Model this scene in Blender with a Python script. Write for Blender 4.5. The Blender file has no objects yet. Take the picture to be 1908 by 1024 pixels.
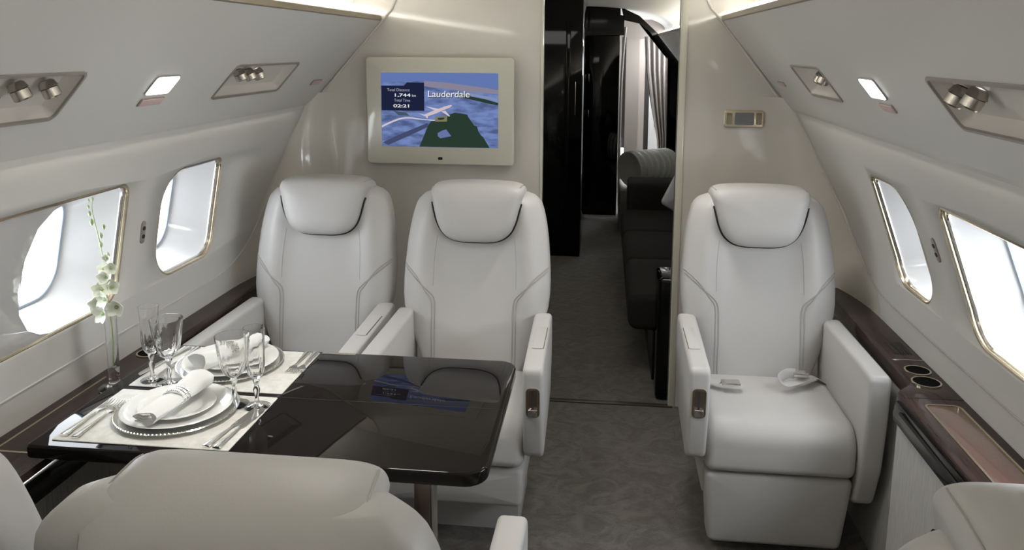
import bpy, bmesh, math, random
from mathutils import Vector, Matrix
from math import sin, cos, pi, radians as RAD
random.seed(7)
SC = bpy.context.scene
COL = SC.collection

# ------------------------------------------------------------------ camera
cam_d = bpy.data.cameras.new('camera')
cam = bpy.data.objects.new('camera', cam_d); COL.objects.link(cam)
cam_d.sensor_width = 36; cam_d.lens = 36*1500/1908
cam_d.shift_x = 0; cam_d.shift_y = -(512-310)/1908
cam_d.clip_start = .02
CR = ((0.99331866, 0.11531688, 0.00447964), (-0.02119594, 0.1441461, 0.98932939), (0.11344065, -0.98281429, 0.14562725))
cam.matrix_world = Matrix(((CR[0][0], CR[1][0], CR[2][0], 0), (CR[0][1], CR[1][1], CR[2][1], 0), (CR[0][2], CR[1][2], CR[2][2], 1.6), (0, 0, 0, 1)))
SC.camera = cam
SC.view_settings.view_transform = 'Standard'; SC.view_settings.look = 'None'
SC.view_settings.gamma = 1; SC.view_settings.use_curve_mapping = False
SC.view_settings.exposure = 0.0

# ------------------------------------------------------------------ world and lights
w = bpy.data.worlds.new('daylight'); SC.world = w; w.use_nodes = True
bg = w.node_tree.nodes['Background']; bg.inputs[0].default_value = (.90, .95, 1, 1); bg.inputs[1].default_value = 14.0

def area(name, loc, aim, sx, sy, power, col=(1, 1, 1), portal=False, spread=pi):
    d = bpy.data.lights.new(name, 'AREA'); d.shape = 'RECTANGLE'; d.size = sx; d.size_y = sy
    d.energy = power; d.color = col; d.spread = spread
    if portal: d.cycles.is_portal = True
    o = bpy.data.objects.new(name, d); COL.objects.link(o)
    z = -(Vector(aim)-Vector(loc)).normalized(); x = Vector((0, 1, 0))
    if abs(z.y) > .9: x = Vector((1, 0, 0))
    y = z.cross(x).normalized(); x = y.cross(z)
    m = Matrix((x, y, z)).transposed().to_4x4(); m.translation = loc
    o.matrix_world = m
    return o
WARM = (1.0, .93, .80)
Y0 = -2.4
# light strips in the coves above the overhead bins (both sides)
area('cove_lamp', (-1.04, .55, 1.755), (-.6, .55, 2.0), 5.6, .03, 7, WARM)
area('cove_lamp', (.535, .55, 1.755), (.1, .55, 2.0), 5.6, .03, 7, WARM)
# wash light under the bins
area('wash_lamp', (-1.315, .55, 1.325), (-1.36, .55, 1.0), 5.6, .015, .35, WARM)
area('wash_lamp', (.775, .55, 1.325), (.81, .55, 1.0), 5.6, .015, .35, WARM)
# unseen fill lamps, added to brighten the cabin: one from behind, the rest overhead
area('rear_fill_lamp', (-.25, -2.3, 1.25), (-.25, 3, .9), 1.5, 1.2, 1.5, (1, .97, .94))
for xx, yy, pw in ((-.25, -1.6, 3), (-.60, 1.75, 4.2), (.12, 2.8, 3.2)):
    area('overhead_fill_lamp', (xx, yy, 1.93), (xx, yy, 0), .22, .22, pw, (1, .97, .92), spread=RAD(110))
# cabin beyond the doorway
area('far_cabin_lamp', (-.25, 5.2, 1.93), (-.25, 5.2, 0), .5, .5, 2.2, (1, .97, .93))
area('far_cove_lamp', (.535, 5.6, 1.76), (.1, 5.6, 2.0), 4.0, .03, 3.5, WARM)
area('galley_lamp', (.35, 9.6, 1.7), (.35, 8.5, 1.0), .4, .6, 1.3, (1, .96, .93))

# ------------------------------------------------------------------ materials
def mat(name, col, rough=.5, metal=0, spec=.5, coat=0, coat_r=.03, emis=None, es=1, trans=0, ior=1.45, sheen=0, noise=None, bump=None, stretch=(1, 1, 1), thin=None):
    m = bpy.data.materials.new(name); m.use_nodes = True
    nt = m.node_tree; b = nt.nodes['Principled BSDF']; I = b.inputs
    I['Base Color'].default_value = (*col, 1); I['Roughness'].default_value = rough; I['Metallic'].default_value = metal
    I['Specular IOR Level'].default_value = spec; I['Coat Weight'].default_value = coat; I['Coat Roughness'].default_value = coat_r
    I['IOR'].default_value = ior; I['Transmission Weight'].default_value = trans; I['Sheen Weight'].default_value = sheen
    if emis: I['Emission Color'].default_value = (*emis, 1); I['Emission Strength'].default_value = es
    if noise or bump:
        tc = nt.nodes.new('ShaderNodeTexCoord'); mp = nt.nodes.new('ShaderNodeMapping'); mp.inputs['Scale'].default_value = stretch
        nt.links.new(tc.outputs['Object'], mp.inputs[0])
    if noise:   # (scale, colour2, detail)
        n = nt.nodes.new('ShaderNodeTexNoise'); n.inputs['Scale'].default_value = noise[0]; n.inputs['Detail'].default_value = noise[2]
        nt.links.new(mp.outputs[0], n.inputs['Vector'])
        r = nt.nodes.new('ShaderNodeValToRGB'); r.color_ramp.elements[0].position = .35; r.color_ramp.elements[1].position = .65
        r.color_ramp.elements[0].color = (*col, 1); r.color_ramp.elements[1].color = (*noise[1], 1)
        nt.links.new(n.outputs[0], r.inputs[0]); nt.links.new(r.outputs[0], I['Base Color'])
    if bump:    # (scale, strength, distance)
        n = nt.nodes.new('ShaderNodeTexNoise'); n.inputs['Scale'].default_value = bump[0]; n.inputs['Detail'].default_value = 5
        nt.links.new(mp.outputs[0], n.inputs['Vector'])
        bp = nt.nodes.new('ShaderNodeBump'); bp.inputs['Strength'].default_value = bump[1]; bp.inputs['Distance'].default_value = bump[2]
        nt.links.new(n.outputs[0], bp.inputs['Height']); nt.links.new(bp.outputs[0], I['Normal'])
    return m
def pane_mat(name, tint=(1, 1, 1), ior=1.45):
    m = bpy.data.materials.new(name); m.use_nodes = True; nt = m.node_tree; nt.nodes.clear()
    o = nt.nodes.new('ShaderNodeOutputMaterial'); mx = nt.nodes.new('ShaderNodeMixShader'); lw = nt.nodes.new('ShaderNodeLayerWeight'); pw = nt.nodes.new('ShaderNodeMath'); pw.operation = 'POWER'; pw.inputs[1].default_value = 5; f = nt.nodes.new('ShaderNodeMath'); f.operation = 'MULTIPLY_ADD'; f.inputs[1].default_value = .9; f.inputs[2].default_value = ((ior-1)/(ior+1))**2; nt.links.new(lw.outputs['Facing'], pw.inputs[0]); nt.links.new(pw.outputs[0], f.inputs[0])
    t = nt.nodes.new('ShaderNodeBsdfTransparent'); g = nt.nodes.new('ShaderNodeBsdfGlossy')
    lw.inputs[0].default_value = .5; t.inputs[0].default_value = (*tint, 1); g.inputs['Roughness'].default_value = .01
    nt.links.new(f.outputs[0], mx.inputs[0]); nt.links.new(t.outputs[0], mx.inputs[1]); nt.links.new(g.outputs[0], mx.inputs[2]); nt.links.new(mx.outputs[0], o.inputs[0])
    return m
def emi(name, col, s=1.0):
    m = bpy.data.materials.new(name); m.use_nodes = True; nt = m.node_tree; nt.nodes.clear()
    o = nt.nodes.new('ShaderNodeOutputMaterial'); e = nt.nodes.new('ShaderNodeEmission'); e.inputs[0].default_value = (*col, 1); e.inputs[1].default_value = s
    nt.links.new(e.outputs[0], o.inputs[0]); return m

LEATHER = mat('leather', (.49, .48, .47), .42, bump=(260, .10, .002), spec=.45)
SEAM = mat('leather_seam', (.37, .36, .345), .5)
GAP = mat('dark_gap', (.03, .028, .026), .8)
WALL = mat('sidewall_panel', (.60, .59, .565), .42)
BIN = mat('bin_face', (.62, .61, .585), .38, coat=.15, coat_r=.25)
BULK = mat('bulkhead_lacquer', (.66, .625, .57), .30, coat=.8, coat_r=.06)
CEIL = mat('ceiling_panel', (.70, .685, .65), .5)
LIP = mat('bronze_lip', (.30, .26, .19), .28, metal=.7)
WOOD = mat('dark_gloss_wood', (.022, .014, .012), .10, ior=1.36, spec=.4, noise=(9, (.05, .030, .026), 6), stretch=(8, .7, 8))
TABLEM = mat('table_lacquer', (.008, .0065, .006), .015, ior=1.29)
BLACK = mat('black_lacquer', (.003, .003, .003), .06, ior=1.35)
GOLD = mat('champagne_metal', (.66, .58, .44), .22, metal=1)
CHROME = mat('polished_steel', (.78, .76, .73), .14, metal=1)
SILVER = mat('silver', (.92, .92, .90), .10, metal=1)
BRONZE = mat('smoked_bronze', (.22, .17, .14), .2, metal=.8)
PORC = mat('porcelain', (.83, .83, .80), .12, coat=.6, coat_r=.04)
LINEN = mat('linen', (.62, .61, .57), .85, bump=(500, .3, .001), noise=(60, (.72, .71, .67), 4))
NAPK = mat('napkin_cloth', (.80, .80, .78), .9, bump=(300, .35, .002))
FABRIC_SHADED = mat('ribbed_fabric_shaded', (.14, .135, .125), .9, noise=(30, (.19, .185, .175), 5), stretch=(6, 6, .5), bump=(60, .5, .002))  # left ledge panel: its shade is put into a darker copy of the fabric
FABRIC_LIT = mat('ribbed_fabric_lit', (.42, .415, .40), .9, noise=(30, (.50, .49, .475), 5), stretch=(6, 6, .5), bump=(60, .5, .002))  # lit copy of the same fabric, for the right ledge panel
GREYTRIM = mat('grey_plastic', (.42, .40, .37), .45)
BEZEL = mat('grey_bezel', (.34, .31, .28), .35, metal=.4)
PSU = mat('psu_tray', (.60, .57, .53), .4)
FRAMEW = mat('screen_frame', (.66, .645, .55), .25, coat=.6, coat_r=.05)
REVEAL = mat('window_reveal', (.55, .55, .555), .3, coat=.8, coat_r=.10)
RUBBER = mat('black_rubber', (.01, .01, .01), .5)
BLUEG = mat('window_seal', (.30, .36, .44), .5)
PANE = pane_mat('window_acrylic')
GLASS = mat('crystal', (1, 1, 1), .0, trans=1, ior=1.5)
CRYSTAL = mat('cut_crystal', (1, 1, 1), .0, trans=1, ior=1.42, spec=.7)
THIN = pane_mat('thin_glass', (.96, .97, .98), 1.5)
LAMP = emi('lamp_diffuser', (1, .98, .96), 6)
STRIP = emi('cove_strip', (1, .95, .82), 9)
RED = mat('sign_lens', (.62, .45, .43), .4)
GREEN = mat('orchid_green', (.30, .42, .18), .5, noise=(80, (.45, .52, .28), 3))
PETAL = mat('orchid_petal', (.80, .84, .68), .5, noise=(40, (.90, .91, .84), 3))
SOFA = mat('dark_sofa_fabric', (.008, .007, .006), .85, noise=(90, (.013, .012, .010), 3))
PILLOW = mat('pillow_white', (.70, .70, .76), .8)
SHEER = mat('curtain_sheer', (.30, .265, .24), .8)
TAUPE = mat('taupe_panel', (.30, .26, .23), .6)
DUCT = mat('duct_skin', (.60, .61, .56), .5, bump=(40, .6, .01))
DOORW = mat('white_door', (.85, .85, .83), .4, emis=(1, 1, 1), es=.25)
DGREY = mat('dark_grey', (.05, .045, .04), .35, coat=.4)

def carpet():
    m = mat('carpet_pile', (.075, .065, .055), .9, sheen=.3); nt = m.node_tree; b = nt.nodes['Principled BSDF']
    tc = nt.nodes.new('ShaderNodeTexCoord')
    n = nt.nodes.new('ShaderNodeTexNoise'); n.inputs['Scale'].default_value = 9; n.inputs['Detail'].default_value = 6; n.inputs['Distortion'].default_value = 2.2
    n2 = nt.nodes.new('ShaderNodeTexNoise'); n2.inputs['Scale'].default_value = 60; n2.inputs['Distortion'].default_value = 1.5
    r = nt.nodes.new('ShaderNodeValToRGB'); e = r.color_ramp.elements
    e[0].position = .38; e[0].color = (.075, .067, .058, 1); e[1].position = .66; e[1].color = (.125, .114, .100, 1)
    ad = nt.nodes.new('ShaderNodeMath'); ad.operation = 'MULTIPLY_ADD'; ad.inputs[1].default_value = .35
    nt.links.new(tc.outputs['Object'], n.inputs['Vector']); nt.links.new(tc.outputs['Object'], n2.inputs['Vector'])
    nt.links.new(n2.outputs[0], ad.inputs[0]); nt.links.new(n.outputs[0], ad.inputs[2])
    sb = nt.nodes.new('ShaderNodeMath'); sb.operation = 'SUBTRACT'; sb.inputs[1].default_value = .175
    nt.links.new(ad.outputs[0], sb.inputs[0]); nt.links.new(sb.outputs[0], r.inputs[0]); nt.links.new(r.outputs[0], b.inputs['Base Color'])
    bp = nt.nodes.new('ShaderNodeBump'); bp.inputs['Strength'].default_value = .7; bp.inputs['Distance'].default_value = .006
    nt.links.new(ad.outputs[0], bp.inputs['Height']); nt.links.new(bp.outputs[0], b.inputs['Normal'])
    return m
CARPET = carpet()

# ------------------------------------------------------------------ mesh helpers
def new(): return bmesh.new()
def obj(name, bm, m, parent=None, loc=None, sharp=38):
    bmesh.ops.recalc_face_normals(bm, faces=bm.faces)
    for f in bm.faces: f.smooth = True
    for e in bm.edges:
        if len(e.link_faces) == 2 and e.calc_face_angle(0) > RAD(sharp): e.smooth = False
    me = bpy.data.meshes.new(name); bm.to_mesh(me); bm.free(); me.materials.append(m)
    o = bpy.data.objects.new(name, me); COL.objects.link(o)
    if parent: o.parent = parent
    if loc: o.location = loc
    return o
def empty(name, loc=(0, 0, 0), rz=0, M=None):
    o = bpy.data.objects.new(name, None); COL.objects.link(o); o.empty_display_size = .05
    if M is not None: o.matrix_world = M
    else: o.location = loc; o.rotation_euler = (0, 0, rz)
    return o
def tag(o, label, cat, group=None, kind=None):
    o['label'] = label; o['category'] = cat
    if group: o['group'] = group
    if kind: o['kind'] = kind
    return o
def struct(o, label=None, cat=None):
    o['kind'] = 'structure'
    if label: o['label'] = label
    if cat: o['category'] = cat
    return o
def copy_tree(o, parent=None):
    c = o.copy(); COL.objects.link(c)
    if parent: c.parent = parent
    for ch in list(o.children): copy_tree(ch, c)
    return c
def box(bm, x0, x1, y0, y1, z0, z1, r=0, seg=2):
    t = bmesh.new(); bmesh.ops.create_cube(t, size=1)
    for v in t.verts: v.co = Vector(((x0+x1)/2+v.co.x*(x1-x0), (y0+y1)/2+v.co.y*(y1-y0), (z0+z1)/2+v.co.z*(z1-z0)))
    if r > 0: bmesh.ops.bevel(t, geom=t.edges[:], offset=r, segments=seg, profile=.5, affect='EDGES')
    join(bm, t); return bm
def join(bm, t):
    vs = [bm.verts.new(v.co) for v in t.verts]; t.verts.index_update()
    for f in t.faces:
        try: bm.faces.new([vs[v.index] for v in f.verts])
        except ValueError: pass
    t.free()
def rings(bm, R, closed=True, cap0=False, cap1=False):
    V = [[bm.verts.new(p) for p in r] for r in R]; n = len(V[0])
    for a, b in zip(V, V[1:]):
        for i in range(n if closed else n-1):
            j = (i+1) % n
            try: bm.faces.new((a[i], a[j], b[j], b[i]))
            except ValueError: pass
    if cap0: bm.faces.new(V[0][::-1])
    if cap1: bm.faces.new(V[-1])
    return V
def rpoly(pts, r, seg=6):
    """round the corners of a 2D polygon; r a number or one per corner"""
    out = []; n = len(pts)
    for i in range(n):
        p = Vector(pts[i]); a = Vector(pts[i-1])-p; b = Vector(pts[(i+1) % n])-p
        rr = r[i] if isinstance(r, (list, tuple)) else r
        if rr <= 0: out.append(tuple(p)); continue
        la, lb = a.length, b.length; a.normalize(); b.normalize()
        th = a.angle(b); d = min(rr/math.tan(th/2), la*.49, lb*.49); rr = d*math.tan(th/2)
        c = p+(a+b).normalized()*(rr/math.sin(th/2)); s = p+a*d-c; e = p+b*d-c
        a0 = math.atan2(s.y, s.x); a1 = math.atan2(e.y, e.x); da = (a1-a0+pi) % (2*pi)-pi
        for k in range(seg+1):
            t = a0+da*k/seg; out.append((c.x+rr*cos(t), c.y+rr*sin(t)))
    return out
def inset(poly, d):
    n = len(poly); A = sum(poly[i][0]*poly[(i+1) % n][1]-poly[(i+1) % n][0]*poly[i][1] for i in range(n)); s = 1 if A > 0 else -1
    out = []
    for i in range(n):
        p = Vector(poly[i]); a = (p-Vector(poly[i-1])); b = (Vector(poly[(i+1) % n])-p)
        na = Vector((-a.y, a.x))*s; nb = Vector((-b.y, b.x))*s
        if na.length > 1e-9: na.normalize()
        if nb.length > 1e-9: nb.normalize()
        m = na+nb; m = m.normalized() if m.length > 1e-6 else na
        out.append((p.x+m.x*d, p.y+m.y*d))
    return out
AX = {'x': lambda a, b, d: (d, a, b), 'y': lambda a, b, d: (a, d, b), 'z': lambda a, b, d: (a, b, d)}
def slab(bm, poly, w0, w1, r=0, axis='x', seg=4, fn=None, crown0=0, crown1=0):
    """extrude a 2D outline along an axis from w0 to w1 with rounded rims, optionally crowned faces"""
    f = fn or AX[axis]; R = []
    cx = sum(p[0] for p in poly)/len(poly); cy = sum(p[1] for p in poly)/len(poly)
    sg = 1 if w1 > w0 else -1
    def crown(c, side):
        ip = inset(poly, r); L = []
        for s in (.86, .68, .48, .26, .08):
            L.append([f(cx+(x-cx)*s, cy+(y-cy)*s, side+c*(1-s**2.2)) for x, y in ip])
        return L
    if crown0: R += crown(-sg*crown0, w0)[::-1]
    if r > 0:
        for k in range(seg+1):
            t = pi/2*k/seg; R.append([f(x, y, w0+sg*r*(1-sin(t))) for x, y in inset(poly, r*(1-cos(t)))][:] if False else [f(x, y, w0+sg*r*(1-sin(t))) for x, y in inset(poly, r*(1-cos(t)))])
        R_ = R[-(seg+1):]; R = R[:-(seg+1)]+[ [f(x, y, w0+sg*r*(1-sin(pi/2*k/seg))) for x, y in inset(poly, r*(1-cos(pi/2*k/seg)))] for k in range(seg, -1, -1)]
        for k in range(seg+1):
            t = pi/2*k/seg; R.append([f(x, y, w1-sg*r*(1-sin(t))) for x, y in inset(poly, r*(1-cos(t)))] if False else [f(x, y, w1-sg*r*(1-cos(pi/2*(1-k/seg)))*0-sg*r*(1-sin(t))) for x, y in inset(poly, r*(1-cos(t)))])
    else:
        R += [[f(x, y, w0) for x, y in poly], [f(x, y, w1) for x, y in poly]]
    if crown1: R += crown(sg*crown1, w1)
    rings(bm, R, True, True, True)
    return bm
def tube(bm, pts, r, seg=8, closed=False, flat=1.0):
    P = [Vector(p) for p in pts]; n = len(P); R = []
    up = None
    for i in range(n):
        if closed: t = (P[(i+1) % n]-P[i-1])
        else: t = P[min(i+1, n-1)]-P[max(i-1, 0)]
        t.normalize()
        if up is None: up = Vector((0, 0, 1)) if abs(t.z) < .9 else Vector((1, 0, 0))
        s = t.cross(up).normalized(); up = s.cross(t).normalized()
        rr = r[i] if isinstance(r, (list, tuple)) else r
        R.append([P[i]+s*rr*cos(2*pi*k/seg)+up*rr*flat*sin(2*pi*k/seg) for k in range(seg)])
    if closed: R.append(R[0]); rings(bm, R, True)
    else: rings(bm, R, True, True, True)
    return bm
def lathe(bm, prof, c=(0, 0, 0), seg=32, flute=None, sx=1, sy=1):
    R = []
    for i, (r, z) in enumerate(prof):
        ring = []
        for k in range(seg):
            a = 2*pi*k/seg; rr = r
            if flute and flute[0] <= z <= flute[1]: rr = r*(1+flute[3]*cos(flute[2]*a)*min(1, (z-flute[0])/.01+.1, (flute[1]-z)/.02+.1))
            ring.append((c[0]+max(rr, 1e-5)*cos(a)*sx, c[1]+max(rr, 1e-5)*sin(a)*sy, c[2]+z))
        R.append(ring)
    if prof[0][0] > 1e-3 and prof[-1][0] > 1e-3: R.append(R[0])
    rings(bm, R, True); bmesh.ops.remove_doubles(bm, verts=bm.verts, dist=2e-5); return bm
def lerp(tab, z):
    if z <= tab[0][0]: return tab[0][1]
    for (a, b), (c, d) in zip(tab, tab[1:]):
        if z <= c: return b+(d-b)*(z-a)/(c-a)
    return tab[-1][1]
def smooth_path(pts, k=8):
    P = [Vector(p) for p in pts]; out = []
    for i in range(len(P)-1):
        p0 = P[max(i-1, 0)]; p1 = P[i]; p2 = P[i+1]; p3 = P[min(i+2, len(P)-1)]
        for j in range(k):
            t = j/k; out.append(.5*((2*p1)+(p2-p0)*t+(2*p0-5*p1+4*p2-p3)*t*t+(3*p1-p0-3*p2+p3)*t**3))
    out.append(P[-1]); return out
def cut(o, cutters):
    """subtract solids from a mesh object and keep the result as plain mesh"""
    bm = new()
    for c in cutters: join(bm, c)
    bmesh.ops.recalc_face_normals(bm, faces=bm.faces)
    me = bpy.data.meshes.new('cutter'); bm.to_mesh(me); bm.free()
    co = bpy.data.objects.new('cutter', me); COL.objects.link(co)
    md = o.modifiers.new('b', 'BOOLEAN'); md.operation = 'DIFFERENCE'; md.object = co; md.solver = 'EXACT'
    bpy.context.view_layer.update()
    ev = o.evaluated_get(bpy.context.evaluated_depsgraph_get())
    nm = bpy.data.meshes.new_from_object(ev); o.modifiers.clear(); o.data = nm
    bpy.data.objects.remove(co)

# ------------------------------------------------------------------ cabin section
WLT = [(0, -1.35), (.67, -1.43), (.85, -1.43), (1.0, -1.42), (1.18, -1.385), (1.335, -1.33), (1.40, -1.30)]
WRT = [(0, .90), (.67, .978), (.85, .965), (1.0, .93), (1.18, .86), (1.335, .79), (1.40, .76)]
def smt(tab, z):
    h = .05; return (lerp(tab, z-h)+2*lerp(tab, z)+lerp(tab, z+h))/4
def wx(side, z): return smt(WLT if side < 0 else WRT, z)
YB = 3.507
WINS = {(-1, 'far'): (2.36, 2.775), (-1, 'near'): (1.755, 2.19), (1, 'far'): (2.36, 2.70), (1, 'near'): (1.38, 2.155)}
def win_outline(y0, y1, z0=.847, z1=1.207):
    s = .02
    return rpoly([(y0, z0), (y1-s, z0), (y1, z1), (y0+s, z1)], [.10, .09, .045, .12], 8)
allwins = {-1: [(2.36, 2.775), (1.30, 2.19), (-1.0, -.58)], 1: [(2.36, 2.70), (1.38, 2.155), (-1.0, -.58)]}
fo = {}
def floor_and_shell():
    bm = new(); box(bm, -1.5, 1.1, Y0, 10.2, -.04, 0)
    struct(obj('floor', bm, CARPET), 'dark taupe swirled carpet along the cabin aisle', 'floor')
    # threshold
    bm = new(); box(bm, -.28, .33, YB-.018, YB+.012, 0, .006, .002)
    struct(obj('trim_1', bm, DGREY))
    for s, nm in ((-1, 'wall_left'), (1, 'wall_right')):
        bm = new(); zs = [i*.03 for i in range(46)]+[1.38]; pr = [(wx(s, z), z) for z in zs]+[(wx(s, z)+s*.016, z) for z in reversed(zs)]
        ys = [Y0+i*(3.56-Y0)/14 for i in range(15)]
        rings(bm, [[(x, y, z) for x, z in pr] for y in ys], True, True, True)
        o = obj(nm, bm, WALL); struct(o, 'cream curved cabin sidewall on the %s' % ('left' if s < 0 else 'right'), 'wall')
        cs = []
        for a, b in allwins[s]:
            t = bmesh.new(); slab(t, win_outline(a, b), min(s*.7, s*1.6) if s > 0 else -1.7, 1.3 if s > 0 else -1.1, 0, 'x'); cs.append(t)
        cut(o, cs)
        for p in o.data.polygons: p.use_smooth = True
        # beyond the bulkhead
        bm = new(); rings(bm, [[(x+(0), y, z) for x, z in [(wx(s, z), z) for z in (0, .3, .6, .7, .85, 1., 1.1, 1.2, 1.3, 1.4)]] for y in (3.56, 7, 10.2)], False)
        struct(obj('wall_beyond_%s' % ('left' if s < 0 else 'right'), bm, WALL))
    # ceiling dome
    def dome(bm, ya, yb):
        R = []
        for y in (ya, (ya+yb)/2, yb):
            ring = []
            for k in range(33):
                t = pi*k/32; ring.append((-.2525-.86*cos(t), y, 1.79+.20*sin(t)))
            R.append(ring)
        rings(bm, R, False)
    bm = new(); dome(bm, Y0, 10.2); struct(obj('ceiling', bm, CEIL), 'cream domed ceiling panel', 'ceiling')
    bm = new(); box(bm, -1.5, 1.1, Y0-.03, Y0, 0, 2.0); struct(obj('wall_back', bm, WALL))
    bm = new(); box(bm, -1.5, 1.1, 10.2, 10.23, 0, 2.0); struct(obj('wall_far', bm, TAUPE))
floor_and_shell()

# overhead bins / valance panels
BL = ((-.983, 1.72), (-1.321, 1.345)); BR = ((.478, 1.72), (.774, 1.35))
def face_matrix(s, y, t):
    """frame on the bin face: local x along the cabin, y up the face, z out of the face"""
    a, b = (BL if s < 0 else BR); a = Vector((a[0], 0, a[1])); b = Vector((b[0], 0, b[1]))
    up = (a-b).normalized(); X = Vector((0, -s, 0)); Z = X.cross(up)
    m = Matrix((X, up, Z)).transposed().to_4x4(); p = b+(a-b)*t; m.translation = (p.x, y, p.z); return m
def bins():
    for s, (a, b) in ((-1, BL), (1, BR)):
        for (ya, yb, nm) in ((Y0, YB-.002, 'overhead_panel'), (YB+.03, 7.68, 'overhead_panel')):
            prof = [(a[0], a[1]-.0), (b[0]-s*.004, b[1]+.006), (b[0]+s*.012, b[1]-.008), (b[0]+s*.03, b[1]-.012), (b[0]+s*.09, b[1]-.012), (b[0]+s*.2, 1.80), (a[0]+s*.16, 1.80), (a[0]+s*.13, 1.735), (a[0]+s*.02, 1.735), (a[0]+s*.004, 1.73)]
            bm = new(); n = 12
            rings(bm, [[(x, ya+(yb-ya)*i/n, z) for x, z in prof] for i in range(n+1)], True, True, True)
            o = obj(nm, bm, BIN, sharp=60)
            struct(o)
            if ya < 0:
                o['label'] = 'sloping grey overhead panel along the %s side of the front cabin' % ('left' if s < 0 else 'right'); o['category'] = 'overhead panel'
                cs = []
                for (p, q, t0, t1) in PSUS[s]:
                    M = face_matrix(s, 0, .5); L = (Vector((a[0], a[1]))-Vector((b[0], b[1]))).length
                    t = bmesh.new(); box(t, p, q, (t0-.5)*L, (t1-.5)*L, -.035, .05)
                    for v in t.verts: v.co = Vector(M @ Vector((v.co.x*(-s), v.co.y, v.co.z)))
                    cs.append(t)
                cut(o, cs)
                for p in o.data.polygons: p.use_smooth = False
            # bronze lip along the top edge
            bm = new(); rings(bm, [[(a[0]-s*.003, y, a[1]-.002), (a[0]-s*.003, y, a[1]+.016), (a[0]+s*.008, y, a[1]+.02), (a[0]+s*.012, y, a[1]-.008)] for y in (ya, yb-.02)], True, True, True)
            struct(obj('trim_2', bm, LIP, sharp=20))
            bm = new(); box(bm, min(a[0]+s*.05, a[0]+s*.07), max(a[0]+s*.05, a[0]+s*.07), ya+.01, yb-.01, 1.737, 1.745)
            tag(obj('cove_light', bm, STRIP), 'white light strip in the cove above the %s overhead panel%s' % ('left' if s < 0 else 'right', '' if ya < 0 else ' beyond the doorway'), 'cove light')
# (y0, y1, t0, t1) rectangles cut into the faces; t = 0 at the lower edge, 1 at the lip
PSUS = {-1: [(2.42, 2.94, .245, .525), (1.12, 1.68, .245, .525)], 1: [(2.465, 2.83, .265, .53), (1.12, 1.66, .265, .53)]}
bins()

# bulkhead
def bulkhead():
    prL = [(-1.43, 0), (-1.43, 1.30), (-1.33, 1.345), (-1.321, 1.345), (-.99, 1.72), (-1.10, 1.79)]
    def dome_pts(x0, x1):
        return [(x, 1.79+.20*math.sqrt(max(0, 1-((x+.2525)/.86)**2))) for x in [x0+(x1-x0)*k/8 for k in range(9)]]
    bm = new(); slab(bm, [(-1.45, 0), (-.273, 0)]+dome_pts(-.273, -1.10)+[(-1.45, 1.79)], YB, YB+.045, 0, 'y'); struct(obj('wall_front_left', bm, BULK), 'cream lacquered bulkhead left of the doorway', 'wall')
    bm = new(); slab(bm, [(.314, 0), (1.0, 0), (1.0, 1.79)]+dome_pts(.60, .314), YB, YB+.045, 0, 'y'); struct(obj('wall_front_right', bm, BULK), 'cream lacquered bulkhead right of the doorway', 'wall')
    bm = new(); box(bm, .314, .338, YB-.010, YB+.05, 0, 1.97, .002); box(bm, .309, .314, YB-.006, YB+.05, 0, 1.97); struct(obj('trim_3', bm, FRAMEW))
    bm = new(); box(bm, -.281, -.270, YB-.006, YB+.05, 0, 1.97, .002); struct(obj('trim_4', bm, FRAMEW))
    # curved fairings between bulkhead and sidewalls
    yt = [(0, 2.75), (.70, 2.86), (.755, 2.90), (.84, 3.07), (1.10, 3.33), (1.31, 3.44), (1.40, 3.45)]
    ri = [(0, .34), (.70, .32), (.9, .26), (1.1, .2), (1.31, .14), (1.4, .13)]
    for s in (-1, 1):
        R = []
        for i in range(29):
            z = i*.05; x0 = wx(s, z)-s*.001; y0 = lerp(yt, z); r = lerp(ri, z); ring = []
            for k in range(13):
                t = pi/2*k/12; ring.append((x0-s*r*(1-cos(t)), y0+(YB-y0)*sin(t), z))
            R.append(ring)
        bm = new(); rings(bm, R, False); struct(obj('trim_5', bm, BULK), 'glossy curved corner fairing on the %s of the bulkhead' % ('left' if s < 0 else 'right'), 'fairing')
        # joint strip of the sidewall panel and its lower bead
        pts = [(3.50, 1.325), (3.42, 1.2), (3.36, 1.10), (3.22, .95), (3.07, .835), (2.93, .775), (2.78, .752), (2.5, .75), (2.0, .75), (0, .75), (Y0, .75)]
        P = [(wx(s, p.y)-s*.002, p.x, p.y) for p in smooth_path([(a, b, 0) for a, b in pts], 6)]
        bm = new(); tube(bm, P, .0028, 6); struct(obj('trim_6', bm, GREYTRIM if s > 0 else WALL))
        # ring frame following the section on the bulkhead
        a, b = (BL if s < 0 else BR)
        P = [(a[0]+s*-.09, 1.90), (a[0]-s*.05, 1.78), (a[0], 1.715), (b[0]-s*.03, b[1]+.02), (b[0]+s*.0, b[1]-.03), (b[0]+s*.03, b[1]-.12)]
        P = smooth_path([(x, YB-.004, z) for x, z in P], 5)
        bm = new(); tube(bm, P, .006, 6); struct(obj('trim_7', bm, BULK))
bulkhead()

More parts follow.
